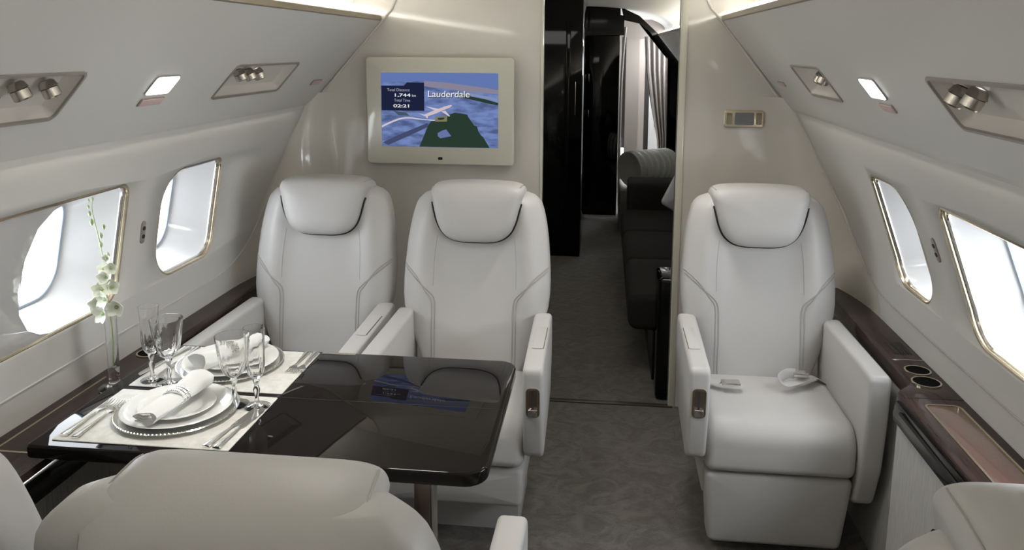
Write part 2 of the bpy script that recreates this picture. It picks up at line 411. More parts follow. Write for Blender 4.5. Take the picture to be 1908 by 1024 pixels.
# windows
def window(n, s, y0, y1, rim=True):
    root = empty('window_%d' % n, (0, 0, 0)); struct(root)
    out = win_outline(y0, y1)
    zc = 1.03; yc = (y0+y1)/2
    # flared reveal going back to the outer pane
    a0, a1, b0, b1 = y0+.035, y1-(.11 if n != 3 else .06), .905, 1.178
    g = rpoly([(a0, b0), (a1-.015, b0), (a1, b1), (a0+.015, b1)], [.08, .10, .055, .08], 8)
    def mixo(t): return [(p[0]+(q[0]-p[0])*t, p[1]+(q[1]-p[1])*t) for p, q in zip(out, g)]
    R = []
    for k in range(13):
        t = k/12; R.append([(wx(s, z)+s*(.004+.125*t), y, z) for y, z in mixo(t**1.3)])
    bm = new(); rings(bm, R, True); obj('window_reveal', bm, REVEAL, root)
    if rim:
        bm = new(); P = [(wx(s, z)+s*.006, y, z) for y, z in inset(out, .003)]
        tube(bm, P, .0062, 8, True); obj('window_frame', bm, GOLD, root)
        bm = new(); P = [(wx(s, z)+s*.019, y, z) for y, z in inset(out, .007)]
        tube(bm, P, .0062, 8, True); obj('inner_frame', bm, CHROME, root)
    bm = new(); P = [(wx(s, z)+s*.126, y, z) for y, z in g]
    tube(bm, P, .006, 8, True); obj('window_seal', bm, BLUEG, root)
    bm = new(); bm.faces.new([bm.verts.new((wx(s, z)+s*.129, y, z)) for y, z in g]); obj('window_pane', bm, PANE, root)
    zlo, zhi = .85, 1.21
    area('window_portal', (wx(s, 1.03)+s*.16, yc, 1.03), (0, yc, 1.0), y1-y0, .36, 1, portal=True)
    return root
window(1, -1, *WINS[(-1, 'near')], rim=False); window(2, -1, 2.36, 2.775); window(3, 1, 1.38, 2.155); window(4, 1, 2.36, 2.70)
k = 5
for s in (-1, 1):
    for a, b in allwins[s][2:]:
        window(k, s, a, b); k += 1
# glossy panel that fills the rest of the long left frame
def left_panel():
    root = empty('window_%d' % k); struct(root)
    out = win_outline(1.30, 2.19)
    hole = [(1.93, 1.203), (1.86, 1.185), (1.81, 1.15), (1.775, 1.08), (1.757, 1.0), (1.762, .94), (1.79, .89), (1.84, .862), (1.90, .849)]
    near = [(1.40, .849), (1.335, .87), (1.31, .94), (1.33, 1.10), (1.36, 1.17), (1.42, 1.203)]
    poly = hole+near; bm = new()
    q = [(wx(-1, z)-.004, y, z) for y, z in poly]; bm.faces.new([bm.verts.new(p) for p in q]); 
    bmesh.ops.triangulate(bm, faces=bm.faces)
    q = [(wx(-1, z)-.012, y, z) for y, z in poly]; f = bm.faces.new([bm.verts.new(p) for p in q]); bmesh.ops.triangulate(bm, faces=[f])
    obj('shade_panel', bm, mat('gloss_panel', (.45, .44, .44), .06, coat=1, coat_r=.02), root)
    bm = new(); tube(bm, [(wx(-1, z)-.005, y, z) for y, z in inset(out, .003)], .0062, 8, True); obj('window_frame', bm, GOLD, root)
    bm = new(); tube(bm, [(wx(-1, z)-.018, y, z) for y, z in inset(out, .007) if y > 1.95], .0062, 8); obj('inner_frame', bm, CHROME, root)
left_panel()

# ------------------------------------------------------------------ overhead panel fittings
def gasper(parent, x, y, ang, lens):
    bm = new(); T = Matrix.Translation((x, y, -.012)) @ Matrix.Rotation(ang, 4, 'Y') @ Matrix.Rotation(.5, 4, 'X')
    t = bmesh.new(); lathe(t, [(.012, -.012), (.017, -.008), (.019, .0), (.021, .004)], seg=32); 
    lathe(t, [(.016, .004), (.0185, .006), (.0185, .024), (.016, .027), (.0125, .0272), (.012, .022)], seg=40, flute=(.005, .0245, 20, .03))
    for v in t.verts: v.co = T @ v.co
    join(bm, t); g = obj('reading_lamp', bm, NICKEL, parent)
    bm = new(); t = bmesh.new(); lathe(t, [(.0, .0232), (.0122, .0232), (.0122, .0245), (.0, .0245)], seg=24)
    for v in t.verts: v.co = T @ v.co
    join(bm, t); obj('lens', bm, lens, g)
NICKEL = mat('brushed_nickel', (.50, .47, .43), .26, metal=1)
LENS_ON = emi('spot_on', (1, 1, 1), 3.0); LENS_OFF = RUBBER
def psu(s, y0, y1, t0, t1, lamps, label):
    L = (Vector(BL[0])-Vector(BL[1])).length if s < 0 else (Vector(BR[0])-Vector(BR[1])).length
    yc = (y0+y1)/2; tc = (t0+t1)/2; root = empty('service_panel', M=face_matrix(s, yc, tc)); tag(root, label, 'service panel', 'service panels in the overhead panels')
    hw = (y1-y0)/2; hh = (t1-t0)*L/2
    o = rpoly([(-hw, -hh), (hw, -hh), (hw, hh), (-hw, hh)], .018, 5)
    bm = new(); R = [[(x, y, .0) for x, y in inset(o, -.004)], [(x, y, .003) for x, y in inset(o, -.003)], [(x, y, .003) for x, y in inset(o, .004)], [(x, y, -.004) for x, y in inset(o, .005)]]
    rings(bm, R, True); obj('bezel', bm, BEZEL, root)
    bm = new(); R = [[(x, y, -.002) for x, y in inset(o, .005)], [(x, y, -.018) for x, y in inset(o, .008)], [(x, y-.00, -.030) for x, y in inset(o, .018)]]
    rings(bm, R, True, False, True); obj('tray', bm, PSU, root)
    for x, lens in lamps: gasper(root, x, hh*.35, .25 if s < 0 else -.25, lens)
# local x runs towards the bulkhead on the left side, away from it on the right
psu(-1, 2.42, 2.94, .245, .525, [(-.17, LENS_OFF), (-.10, LENS_OFF), (-.03, LENS_ON)], 'left far service panel with three small swivel lamps, nearest the bulkhead')
psu(-1, 1.12, 1.68, .245, .525, [(.02, LENS_OFF), (.11, LENS_OFF), (.20, LENS_OFF)], 'large service panel with swivel lamps at the left edge of the photo')
psu(1, 2.465, 2.83, .265, .53, [(.10, LENS_OFF), (.14, LENS_OFF)], 'right far service panel above the far right window')
psu(1, 1.12, 1.66, .265, .53, [(-.19, LENS_OFF), (-.12, LENS_ON)], 'large service panel with two swivel lamps at the right edge of the photo')
def face_plate(s, y0, y1, t0, t1, name, m, label, cat, lip=BEZEL, h=.003, group=None):
    L = (Vector(BL[0])-Vector(BL[1])).length if s < 0 else (Vector(BR[0])-Vector(BR[1])).length
    root = empty(name, M=face_matrix(s, (y0+y1)/2, (t0+t1)/2)); tag(root, label, cat, group)
    hw = (y1-y0)/2; hh = (t1-t0)*L/2; o = rpoly([(-hw, -hh), (hw, -hh), (hw, hh), (-hw, hh)], min(hw, hh)*.35, 5)
    bm = new(); slab(bm, o, 0, h, .001, 'z', 2); obj('rim', bm, lip, root)
    bm = new(); slab(bm, inset(o, .003), h-.001, h+.002, .001, 'z', 2); obj('lens', bm, m, root)
face_plate(-1, 1.99, 2.108, .34, .475, 'cabin_lamp', LAMP, 'glowing square cabin lamp in the left overhead panel', 'lamp', GREYTRIM)
face_plate(1, 2.005, 2.118, .355, .49, 'cabin_lamp', LAMP, 'glowing square cabin lamp in the right overhead panel', 'lamp', GREYTRIM)
face_plate(-1, 2.0, 2.112, .26, .315, 'warning_sign', RED, 'small pink lens sign below the left square cabin lamp', 'sign')
face_plate(1, 2.01, 2.10, .27, .325, 'warning_sign', RED, 'small pink lens sign below the right square cabin lamp', 'sign')
face_plate(-1, 3.265, 3.375, .26, .315, 'warning_sign', RED, 'small pink lens sign near the bulkhead, left overhead panel', 'sign')
face_plate(1, 3.19, 3.29, .295, .34, 'warning_sign', RED, 'small pink lens sign near the bulkhead, right overhead panel', 'sign')
# jack plates on the sidewalls
for s, y, z, lab in ((-1, 2.285, 1.032, 'oval audio jack plate on the left wall between the two windows'), (1, 2.26, 1.06, 'oval audio jack plate on the right wall between the two windows')):
    root = empty('jack_plate', (wx(s, z)-s*.0005, y, z)); tag(root, lab, 'jack plate'); root.rotation_euler = (0, math.atan2(wx(s, z+.03)-wx(s, z-.03), .06), 0)
    o = rpoly([(-.011, -.036), (.011, -.036), (.011, .036), (-.011, .036)], .0108, 6)
    bm = new(); slab(bm, o, s*.002, -s*.004, .001, 'x', 2); obj('plate', bm, BEZEL, root)
    for dz in (-.013, .013):
        bm = new(); t = bmesh.new(); lathe(t, [(0, 0), (.0065, 0), (.0065, .003), (0, .003)], seg=16)
        for v in t.verts: v.co = Vector((-s*(.003+v.co.z), v.co.x, dz+v.co.y))
        join(bm, t); obj('socket', bm, RUBBER, root)

# ------------------------------------------------------------------ switch panel on the right bulkhead
root = empty('switch_panel', (.585, YB, 1.307)); tag(root, 'small gold framed switch panel on the right bulkhead', 'switch panel')
bm = new(); slab(bm, rpoly([(-.083, -.037), (.083, -.037), (.083, .037), (-.083, .037)], .012), 0, -.010, .003, 'y'); obj('bezel', bm, GOLD, root)
bm = new(); slab(bm, rpoly([(-.038, -.026), (.042, -.026), (.042, .026), (-.038, .026)], .006), -.009, -.014, .002, 'y'); obj('display', bm, mat('display_grey', (.20, .20, .22), .15), root)
for x in (-.060, .062):
    bm = new(); slab(bm, rpoly([(x-.012, -.024), (x+.012, -.024), (x+.012, .024), (x-.012, .024)], .004), -.009, -.013, .001, 'y'); obj('button', bm, LIP, root)

# ------------------------------------------------------------------ monitor
def monitor():
    root = empty('wall_monitor', (-1.049, YB, 1.088)); tag(root, 'cream framed flat monitor on the bulkhead showing a flight map', 'monitor')
    W, H = .657, .470
    bm = new(); box(bm, .06, W-.06, -.02, .0, .05, H-.05); obj('mount', bm, GREYTRIM, root)
    bm = new(); slab(bm, rpoly([(0, 0), (W, 0), (W, H), (0, H)], .016), -.018, -.045, .006, 'y'); obj('frame', bm, FRAMEW, root)
    bm = new(); slab(bm, rpoly([(W/2-.008, .022), (W/2+.012, .022), (W/2+.012, .034), (W/2-.008, .034)], .003), -.044, -.047, .0005, 'y'); obj('sensor', bm, RUBBER, root)
    sx0, sx1, sz0, sz1 = .068, .588, .078, .403
    def q(cx, cy, d): return (sx0+(cx-210)/888*(sx1-sx0), -.0456-d*.0003, sz1-(cy-228)/572*(sz1-sz0))
    def poly(name, pts, m, d, par):
        bm = new(); f = bm.faces.new([bm.verts.new(q(x, y, d)) for x, y in pts]); bmesh.ops.triangulate(bm, faces=[f]); return obj(name, bm, m, par)
    # ground / water of the map: procedural blue
    g = bpy.data.materials.new('map_water'); g.use_nodes = True; nt = g.node_tree; nt.nodes.clear()
    o = nt.nodes.new('ShaderNodeOutputMaterial'); e = nt.nodes.new('ShaderNodeEmission'); n = nt.nodes.new('ShaderNodeTexNoise'); r = nt.nodes.new('ShaderNodeValToRGB'); tc = nt.nodes.new('ShaderNodeTexCoord'); mp = nt.nodes.new('ShaderNodeMapping')
    mp.inputs['Scale'].default_value = (1, 1, 3.2); mp.inputs['Rotation'].default_value = (0, .35, 0)
    n.inputs['Scale'].default_value = 14; n.inputs['Detail'].default_value = 7
    e0, e1 = r.color_ramp.elements; e0.position = .36; e0.color = (.075, .105, .24, 1); e1.position = .62; e1.color = (.17, .24, .50, 1); e.inputs[1].default_value = 1
    for a, b in ((tc.outputs['Object'], mp.inputs[0]), (mp.outputs[0], n.inputs['Vector']), (n.outputs[0], r.inputs[0]), (r.outputs[0], e.inputs[0]), (e.outputs[0], o.inputs[0])): nt.links.new(a, b)
    scr = poly('screen', [(210, 228), (1098, 228), (1098, 800), (210, 800)], g, 0, root)
    poly('sky_band', [(210, 228), (1098, 228), (1098, 350), (900, 325), (700, 300), (540, 290), (210, 300)], emi('map_sky', (.12, .18, .42)), 1, scr)
    poly('haze_band', [(540, 290), (700, 300), (900, 325), (1098, 352), (1098, 385), (880, 370), (540, 330)], emi('map_haze', (.24, .22, .30)), 2, scr)
    poly('coast', [(760, 372), (900, 380), (1098, 420), (1098, 440), (900, 405), (760, 385)], emi('map_coast', (.22, .27, .45)), 2, scr)
    gm = emi('map_green', (.022, .042, .030))
    poly('ridge', [(800, 385), (900, 405), (1000, 425), (1098, 452), (1098, 472), (1000, 452), (880, 425), (800, 405)], gm, 3, scr)
    poly('field', [(300, 520), (400, 535), (430, 560), (340, 555)], emi('map_field', (.06, .09, .12)), 2, scr)
    poly('channel', [(215, 770), (380, 690), (560, 615), (575, 640), (420, 715), (260, 790)], emi('map_channel', (.055, .07, .15)), 2, scr)
    poly('island', [(500, 795), (545, 700), (565, 640), (590, 600), (700, 575), (735, 545), (770, 530), (820, 535), (868, 545), (872, 560), (850, 560), (872, 590), (880, 612), (940, 635), (955, 690), (985, 715), (985, 780), (1035, 798), (500, 798)], gm, 4, scr)
    poly('lagoon', [(640, 690), (670, 672), (705, 660), (725, 690), (745, 712), (700, 722), (660, 730), (642, 715)], emi('map_lagoon', (.13, .17, .36)), 5, scr)
    poly('info_box', [(213, 328), (395, 328), (410, 302), (541, 302), (541, 520), (213, 520)], emi('map_box', (.012, .016, .045)), 5, scr)
    bm = new()
    tr = smooth_path([q(x, y, 6) for x, y in [(213, 645), (280, 612), (360, 582), (430, 575), (520, 585), (620, 592)]], 5)
    for i in range(len(tr)-1):
        wd = Vector((0, 0, .0045-.0028*i/len(tr))); vs = [bm.verts.new(p) for p in (tr[i]-wd, tr[i+1]-wd, tr[i+1]+wd, tr[i]+wd)]; bm.faces.new(vs)
    white = emi('map_white', (.62, .56, .60)); obj('flight_track', bm, white, scr)
    poly('marker', [(625, 562), (715, 556), (712, 600), (622, 602)], emi('map_marker', (.20, .19, .11)), 6, scr)
    poly('marker_hole', [(645, 572), (695, 568), (690, 582), (665, 588), (640, 584)], gm, 7, scr)
    poly('fuselage_icon', [(540, 548), (580, 530), (640, 505), (700, 482), (745, 471), (752, 478), (735, 490), (680, 515), (620, 542), (560, 562), (540, 560)], emi('map_plane', (.62, .50, .52)), 8, scr)
    poly('wing_icon', [(553, 484), (645, 502), (660, 512), (615, 512)], white, 9, scr)
    poly('wing_icon', [(670, 522), (700, 516), (737, 556), (728, 560)], white, 9, scr)
    poly('tail_icon', [(495, 538), (545, 550), (545, 560)], white, 9, scr)
    poly('tail_icon', [(550, 556), (568, 552), (566, 578), (556, 574)], white, 9, scr)
    def text(body, cx, cy, h, m, d, sx=1.0, shear=0, bold=.0):
        c = bpy.data.curves.new('lettering', 'FONT'); c.body = body; c.size = h; c.offset = bold; c.shear = shear; c.align_x = 'LEFT'
        t = bpy.data.objects.new('t', c); COL.objects.link(t); bpy.context.view_layer.update()
        me = bpy.data.meshes.new_from_object(t.evaluated_get(bpy.context.evaluated_depsgraph_get())); bpy.data.objects.remove(t)
        ob = bpy.data.objects.new('lettering', me); me.materials.clear(); me.materials.append(m); COL.objects.link(ob); ob.parent = scr
        x, y, z = q(cx, cy, d); ob.location = (x, y, z); ob.rotation_euler = (pi/2, 0, 0); ob.scale = (sx, 1, 1)
    k = (sz1-sz0)/572
    lw = emi('text_white', (.75, .75, .78)); lg = emi('text_grey', (.36, .38, .48))
    text('Total Distance', 258, 370, 31*k, lg, 8, .97)
    text('1,744', 306, 411, 33*k, lw, 8, 1.85, bold=.0004)
    text('km', 447, 411, 26*k, lw, 8, 1.0)
    text('Total Time', 310, 450, 31*k, lg, 8, .92)
    text('02:21', 304, 494, 33*k, lw, 8, 1.85, bold=.0004)
    text('Lauderdale', 568, 416, 68*k, emi('text_shadow', (.02, .02, .03)), 8, 1.10, .06, .0006)
    text('Lauderdale', 564, 411, 68*k, lw, 10, 1.10, .06, .0004)
monitor()

# ------------------------------------------------------------------ ledges and credenzas
def ledge_left():
    root = empty('side_ledge', (0, 0, 0)); tag(root, 'dark glossy wood side ledge under the left windows', 'ledge')
    bm = new(); ys = [Y0+i*.1 for i in range(60)]; ys = sorted([y for y in ys if y < 3.1]+[1.33, 1.38, 2.2, 2.32, 3.1, 3.2])
    def inner(y): return -1.245-.105*max(0, min(1, (y-2.2)/.12, 1), min(1, (1.38-y)/.05))
    R = [[(wx(-1, .67)+.002, y, .67), (inner(y)-.006, y, .67), (inner(y), y, .664), (inner(y)+.004, y, .62), (inner(y)-.01, y, .61), (wx(-1, .67)+.002, y, .61)] for y in ys]
    rings(bm, R, True, True, True); top = obj('worktop', bm, WOOD, root, sharp=30)
    bm = new(); R = [[(wx(-1, z)+.002, y, z) for z in (0, .61)]+[(inner(y)-.012, y, .61), (inner(y)+.01, y, 0)] for y in (Y0, 1, 1.33, 1.38, 2.2, 2.32, 3.2)]
    rings(bm, R, True, True, True); obj('side_panel', bm, FABRIC_SHADED, root)
    bm = new(); box(bm, -1.397, -1.391, -1.0, 2.03, .6695, .6712); box(bm, -1.391, -1.29, 1.600, 1.607, .6695, .6712); obj('inlay', bm, GOLD, root)
    bm = new(); slab(bm, [(-1.236, .655), (-1.247, .655), (-1.247, .598), (-1.233, .598), (-1.230, .618)], 1.40, 2.18, .002, 'y', 2); obj('edge_rail', bm, BLACK, root)
    bm = new(); box(bm, -1.2455, -1.2335, 1.40, 2.18, .6565, .6595); obj('edge_trim', bm, CHROME, root)
    cup(root, -1.372, 2.215, .67)
def cup(root, x, y, z, r=.034):
    bm = new(); lathe(bm, [(r-.001, -.0), (r+.004, .0), (r+.004, .003), (r-.001, .003)], (x, y, z), 32)
    c = obj('cup_holder', bm, GOLD, root)
    bm = new(); lathe(bm, [(0, .0008), (r-.0005, .0008), (r-.0005, .0016), (0, .0016)], (x, y, z), 32); obj('cup_well', bm, mat('well', (.003, .003, .003), .9, spec=.1), c)
def ledge_right():
    root = empty('side_ledge', (0, 0, 0)); tag(root, 'dark glossy wood side ledge under the right windows', 'ledge')
    def inner(y):
        t = max(0, min(1, (y-2.20)/.10)); t = t*t*(3-2*t); u = max(0, min(1, (1.56-y)/.05)); return .812+.062*max(t, u)
    ys = [Y0, 0, 1, 1.51, 1.56, 1.8, 2.0, 2.1, 2.15, 2.19]+[2.2+.01*i for i in range(12)]+[2.4, 2.6, 2.8, 3.0, 3.1, 3.2]
    bm = new(); R = [[(wx(1, .67)-.002, y, .67), (inner(y)+.012, y, .67), (inner(y)+.003, y, .665), (inner(y), y, .655), (inner(y)+.002, y, .615), (inner(y)+.012, y, .61), (wx(1, .67)-.002, y, .61)] for y in ys]
    rings(bm, R, True, True, True); obj('worktop', bm, WOOD, root, sharp=40)
    # drop-leaf lid edge with a shadow slot
    bm = new(); slab(bm, [(.803, .655), (.813, .655), (.813, .60), (.800, .60), (.797, .618)], 1.57, 2.185, .002, 'y', 2); obj('edge_rail', bm, BLACK, root)
    bm = new(); box(bm, .7965, .8125, 1.57, 2.14, .636, .642); obj('slot', bm, GAP, root)
    bm = new(); R = [[(wx(1, z)-.002, y, z) for z in (0, .61)]+[(inner(y)+.008, y, .61), (inner(y)-.0, y, 0)] for y in ys]
    rings(bm, R, True, True, True); obj('side_panel', bm, FABRIC_LIT, root)
    bm = new(); box(bm, .818, .972, 2.172, 2.1745, .6695, .6708); obj('joint', bm, GAP, root)
    o = rpoly([(.853, 1.2), (.947, 1.2), (.947, 2.135), (.853, 2.135)], .02)
    bm = new(); rings(bm, [[(x, y, .6695) for x, y in o], [(x, y, .672) for x, y in o], [(x, y, .672) for x, y in inset(o, .006)], [(x, y, .6695) for x, y in inset(o, .006)]], True); obj('inlay', bm, GOLD, root)
    bm = new(); box(bm, .858, .942, 1.21, 2.126, .6695, .6706, .001); obj('inlay_leaf', bm, mat('leaf_veneer', (.13, .065, .05), .2, coat=1, coat_r=.10), root)
    cup(root, .925, 2.368, .67, .033); cup(root, .918, 2.283, .67, .036)
    bm = new()
    for i in range(7): box(bm, .905+i*.008, .909+i*.008, 2.50, 2.60, .6695, .6715)
    obj('air_vent', bm, GAP, root)
    bm = new(); box(bm, .882, .972, 2.45, 2.453, .6695, .6712); obj('joint', bm, CHROME, root)
ledge_left(); ledge_right()

# ------------------------------------------------------------------ seats
HW = [(.40, .17), (.46, .19), (.52, .215), (.60, .25), (.66, .268), (.72, .273), (.80, .270), (.90, .262), (.98, .249), (1.02, .239), (1.045, .224), (1.062, .205), (1.072, .180)]
def hwz(z): return (lerp(HW, z-.03)+2*lerp(HW, z)+lerp(HW, z+.03))/4 if z < 1.02 else lerp(HW, z)
RECL = [0.0]
def yf(z): return .455+(z-.45)*(.22+RECL[0])
def DD(z): return .125 if z < 1.01 else .125*math.sqrt(max(.02, 1-((z-1.01)/.0675)**2))
def front_y(x, z):
    h = hwz(z); u = min(1, abs(x)/h); D = DD(z)
    bol = .030*max(0, min(1, (z-.50)/.2))*math.exp(-((u-.72)/.20)**2)
    return yf(z)-bol+(D/2)*(1-(1-u**4.5)**(1/4.5))+(.125-D)*.35
def back_y(x, z):
    h = hwz(z); u = min(1, abs(x)/h); D = DD(z)
    return yf(z)+.125-(.125-D)*.65-(D/2)*(1-(1-u**4.5)**(1/4.5))
def make_seat(loc, rot, label, latch=1, footlong=True, buckle=True, armdrop=None, group='cream leather cabin seats', recl=0.0, drop=.014, armcut=0):
    RECL[0] = recl; root = empty('lounge_chair', loc, rot); tag(root, label, 'armchair', group)
    # backrest
    R = []; zs = [.40, .43, .46, .5, .54, .58, .62, .66, .70, .75, .8, .85, .9, .94, .97, 1.0, 1.015, 1.03, 1.042, 1.052, 1.06, 1.066, 1.070, 1.072]
    us = [sin(pi/2*(-1+2*i/44)) for i in range(45)]
    for z in zs:
        h = hwz(z); R.append([(u*h, front_y(u*h, z), z) for u in us]+[(u*h, back_y(u*h, z), z) for u in reversed(us[1:-1])])
    bm = new(); rings(bm, R, True, True, True); br = obj('backrest', bm, LEATHER, root, sharp=70)
    for s in (-1, 1):
        for off in (0, .011):
            P = [(s*(.262+off*.2), .80+off), (s*.215, .765+off), (s*(.165+off), .722), (s*(.145+off), .69), (s*(.142+off), .62), (s*(.142+off), .5), (s*(.142+off), .43)]
            P = smooth_path([(x, 0, z) for x, z in P], 5); bm = new(); tube(bm, [(p.x, front_y(p.x, p.z)-.0006, p.z) for p in P], .0024, 6); obj('seam', bm, SEAM, br)
        P = smooth_path([(s*.142, 0, .92), (s*.150, 0, .84), (s*.152, 0, .74)], 6); bm = new(); tube(bm, [(p.x, front_y(p.x, p.z)+.0004, p.z) for p in P], .0014, 6); obj('seam', bm, SEAM, br)
    # headrest, wraps over the top
    half = [(0, .914), (.05, .915), (.092, .924), (.124, .948), (.144, .985), (.157, 1.03), (.168, 1.075), (.171, 1.096), (.160, 1.114), (.130, 1.1225), (.07, 1.126), (0, 1.127)]
    ctl = [(x, z-drop, 0) for x, z in half]+[(-x, z-drop, 0) for x, z in reversed(half[1:-1])]
    o = [(p.x, p.y) for p in smooth_path(ctl+[ctl[0]], 4)[:-1]]
    def hm(a, b, d):
        q = max(0, d)/.125
        return (a*(1+.05*q), yf(b)+d-.010*(a/.17)**2*(1 if d < 0 else 0), b-(1.11-b)*.75*q**1.3-(.012*q**3))
    cx, cz = 0, 1.02-drop
    def scl(k, d): return [hm(x*k, cz+(z-cz)*k, d) for x, z in o]
    R = [scl(k, d) for k, d in ((.06, .146), (.3, .1455), (.5, .144), (.68, .141), (.82, .134), (.91, .121), (.965, .100), (.99, .075), (1, .050), (1, .02), (1, -.005), (.985, -.021), (.955, -.034), (.90, -.045), (.80, -.053), (.66, -.059), (.46, -.063), (.24, -.065), (.06, -.066))]
    bm = new(); rings(bm, R, True, True, True); hr = obj('headrest', bm, LEATHER, root, sharp=80)
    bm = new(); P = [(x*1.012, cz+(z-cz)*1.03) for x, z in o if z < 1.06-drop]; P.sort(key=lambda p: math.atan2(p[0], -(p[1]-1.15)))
    tube(bm, [(x, front_y(x, z)-.001, z) for x, z in P], .0034, 6); obj('painted_gap_shade', bm, GAP, br)  # dark tube paints the shade in the gap below the headrest
    KD = [(.985, -.021), (1, -.005), (1, .02), (1, .050), (.99, .075), (.965, .100), (.91, .121), (.82, .134), (.70, .141)]
    for s in (-1, 1):
        x, z = min(o, key=lambda p: abs(p[0]-s*.160)+(0 if p[1] > 1.07 else 9))
        bm = new(); tube(bm, smooth_path([hm(x*k, cz+(z-cz)*k, d) for k, d in KD], 4), .0016, 6)
        obj('seam', bm, SEAM, hr)
    # cushion
    prof = rpoly([(.052, .295), (.056, .458), (.47, .452), (.47, .295)], [.03, .075, .03, .02], 8)
    bm = new(); slab(bm, prof, -.228, .228, .028, 'x', 6, crown0=.004, crown1=.004)
    for v in bm.verts:
        if v.co.z > .40: v.co.z += .014*(1-(v.co.x/.23)**2)*max(0, min(1, (v.co.z-.40)/.05))
        if v.co.y < .12: v.co.y -= .022*(1-(v.co.x/.23)**2)*max(0, min(1, (.12-v.co.y)/.06))
    cu = obj('seat_cushion', bm, LEATHER, root, sharp=80)
    # foot rest
    zb = .035 if footlong else .155
    def fo_(a, b, d): return (a, d+(.29-b)*.10*(1 if footlong else .1), b)
    o = rpoly([(-.205 if footlong else -.222, zb), (.205 if footlong else .222, zb), (.226, .288), (-.226, .288)], .022, 5)
    bm = new(); slab(bm, o, .16, .066, .020, 'y', 5, fn=fo_, crown1=.006)
    fr = obj('footrest', bm, LEATHER, root, sharp=80)
    if footlong:
        bm = new(); box(bm, -.008, .014, .078, .084, .158, .166, .001); obj('badge', bm, BEZEL, fr)
    # base
    bm = new(); slab(bm, [(.20, .0), (.17, .16), (.50, .16), (.50, 0)], -.13 if footlong else -.20, .13 if footlong else .20, .006, 'x', 2); obj('pedestal', bm, GREYTRIM if footlong else LEATHER, root)
    bm = new(); box(bm, -.22, .22, .17, .52, .16, .30, .01); obj('seat_frame', bm, LEATHER if not footlong else GREYTRIM, root)
    # arms
    for s in (-1, 1):
        ais = (s == latch)
        zb0 = .335 if ais else .22
        ac = armcut
        if ais: pr = rpoly([(.0+ac, .652), (.012+ac, .50), (.050+ac, zb0), (.50, zb0+.03), (.545, .50), (.55, .655)], [.022, .0, .035, .05, .0, .05], 6)
        else: pr = rpoly([(.0+ac, .652), (.008+ac, .50), (.030+ac, .34), (.085+ac, .195), (.50, .20), (.545, .50), (.55, .655)], [.022, .0, .1, .05, .05, .0, .05], 6)
        xa, xb = s*.228, s*.291
        bm = new(); slab(bm, pr, min(xa, xb), max(xa, xb), .013, 'x', 4)
        for v in bm.verts:   # narrower towards the back, top slopes a little
            v.co.x -= s*.008*max(0, v.co.y/.5)
        a = obj('armrest', bm, LEATHER, root, sharp=60)
        if ais and not armcut:
            bm = new(); slab(bm, rpoly([(s*.2600-.018, .16), (s*.2600+.018, .16), (s*.2600+.018, .36), (s*.2600-.018, .36)], .006, 3), .6535, .6555, .0008, 'z', 2)
            obj('tray_lid', bm, LEATHER, a)
            bm = new(); box(bm, s*.2600+s*.0195, s*.2600+s*.0180, .165, .355, .6530, .6550); obj('lid_gap', bm, GAP, a)
            # recline latch in the front face
            def lf(x, z, d): return (s*.2595+x, (.652-z)*.079 - d + .0004, z)
            bm = new(); o2 = rpoly([(-.021, .492), (.021, .492), (.021, .588), (-.021, .588)], .014, 6)
            rings(bm, [[lf(x, z, 0) for x, z in o2], [lf(x, z, .003) for x, z in o2], [lf(x, z, .003) for x, z in inset(o2, .003)], [lf(x, z, .0005) for x, z in inset(o2, .005)]], True, False, True); la = obj('recline_latch', bm, GOLD, a)
            bm = new(); o3 = rpoly([(-.0135, .500), (.0135, .500), (.0135, .580), (-.0135, .580)], .006, 4); slab(bm, o3, .0008, .0018, 0, fn=lambda x, z, d: lf(x, z, d)); obj('latch_recess', bm, BRONZE, la)
            bm = new(); slab(bm, [(-.003, .522), (.003, .522), (.003, .578), (-.003, .578)], .001, .0026, 0, fn=lambda x, z, d: lf(x, z, d))
            obj('latch_slot', bm, GAP, la)
            bm = new(); slab(bm, rpoly([(-.0135, .500), (.0135, .500), (.0135, .522), (-.0135, .522)], .003, 3), .001, .012, .002, fn=lambda x, z, d: lf(x, z, d)); obj('latch_lever', bm, CHROME, la)
    if buckle:
        bm = new(); box(bm, -.150, -.088, .285, .325, .478, .492, .005)
        b1 = obj('belt_buckle', bm, CHROME, root); b1.rotation_euler = (0, 0, -.0)
        bm = new(); tube(bm, smooth_path([(-.222, .38, .44), (-.205, .36, .472), (-.18, .33, .480), (-.15, .31, .484)], 4), .016, 8, flat=.15); obj('belt_strap', bm, LEATHER, root)
        bm = new(); tube(bm, smooth_path([(.215, .43, .450), (.17, .40, .482), (.11, .35, .484), (.06, .315, .486), (.045, .325, .502), (.07, .345, .512), (.10, .36, .508)], 5), .017, 8, flat=.18); st = obj('belt_strap', bm, LEATHER, root)
        bm = new(); box(bm, .095, .145, .345, .385, .500, .516, .004); obj('belt_tongue', bm, CHROME, root)
    return root
make_seat((.560, 2.345, 0), 0, 'cream leather seat right of the aisle with long footrest and belt buckles', -1, True, True)
make_seat((-.458, 2.285, 0), 0, 'cream leather seat in front of the monitor, behind the table on the aisle side', 1, False, False)
make_seat((-1.052, 2.33, 0), 0, 'cream leather seat by the left window wall, behind the table', 1, False, False)
make_seat((-.430, 1.536, 0), pi, 'cream leather seat seen from behind at the bottom, aisle side of the table', -1, False, False, recl=.085, drop=.038)
make_seat((-1.014, 1.535, 0), pi, 'cream leather seat back cut by the bottom left corner of the photo', 1, False, False, recl=.0, drop=.02, armcut=.22)
make_seat((.556, 1.50, 0), pi, 'cream leather seat back cut by the bottom right corner of the photo', 1, False, False, recl=.03, drop=.010, armcut=.10)

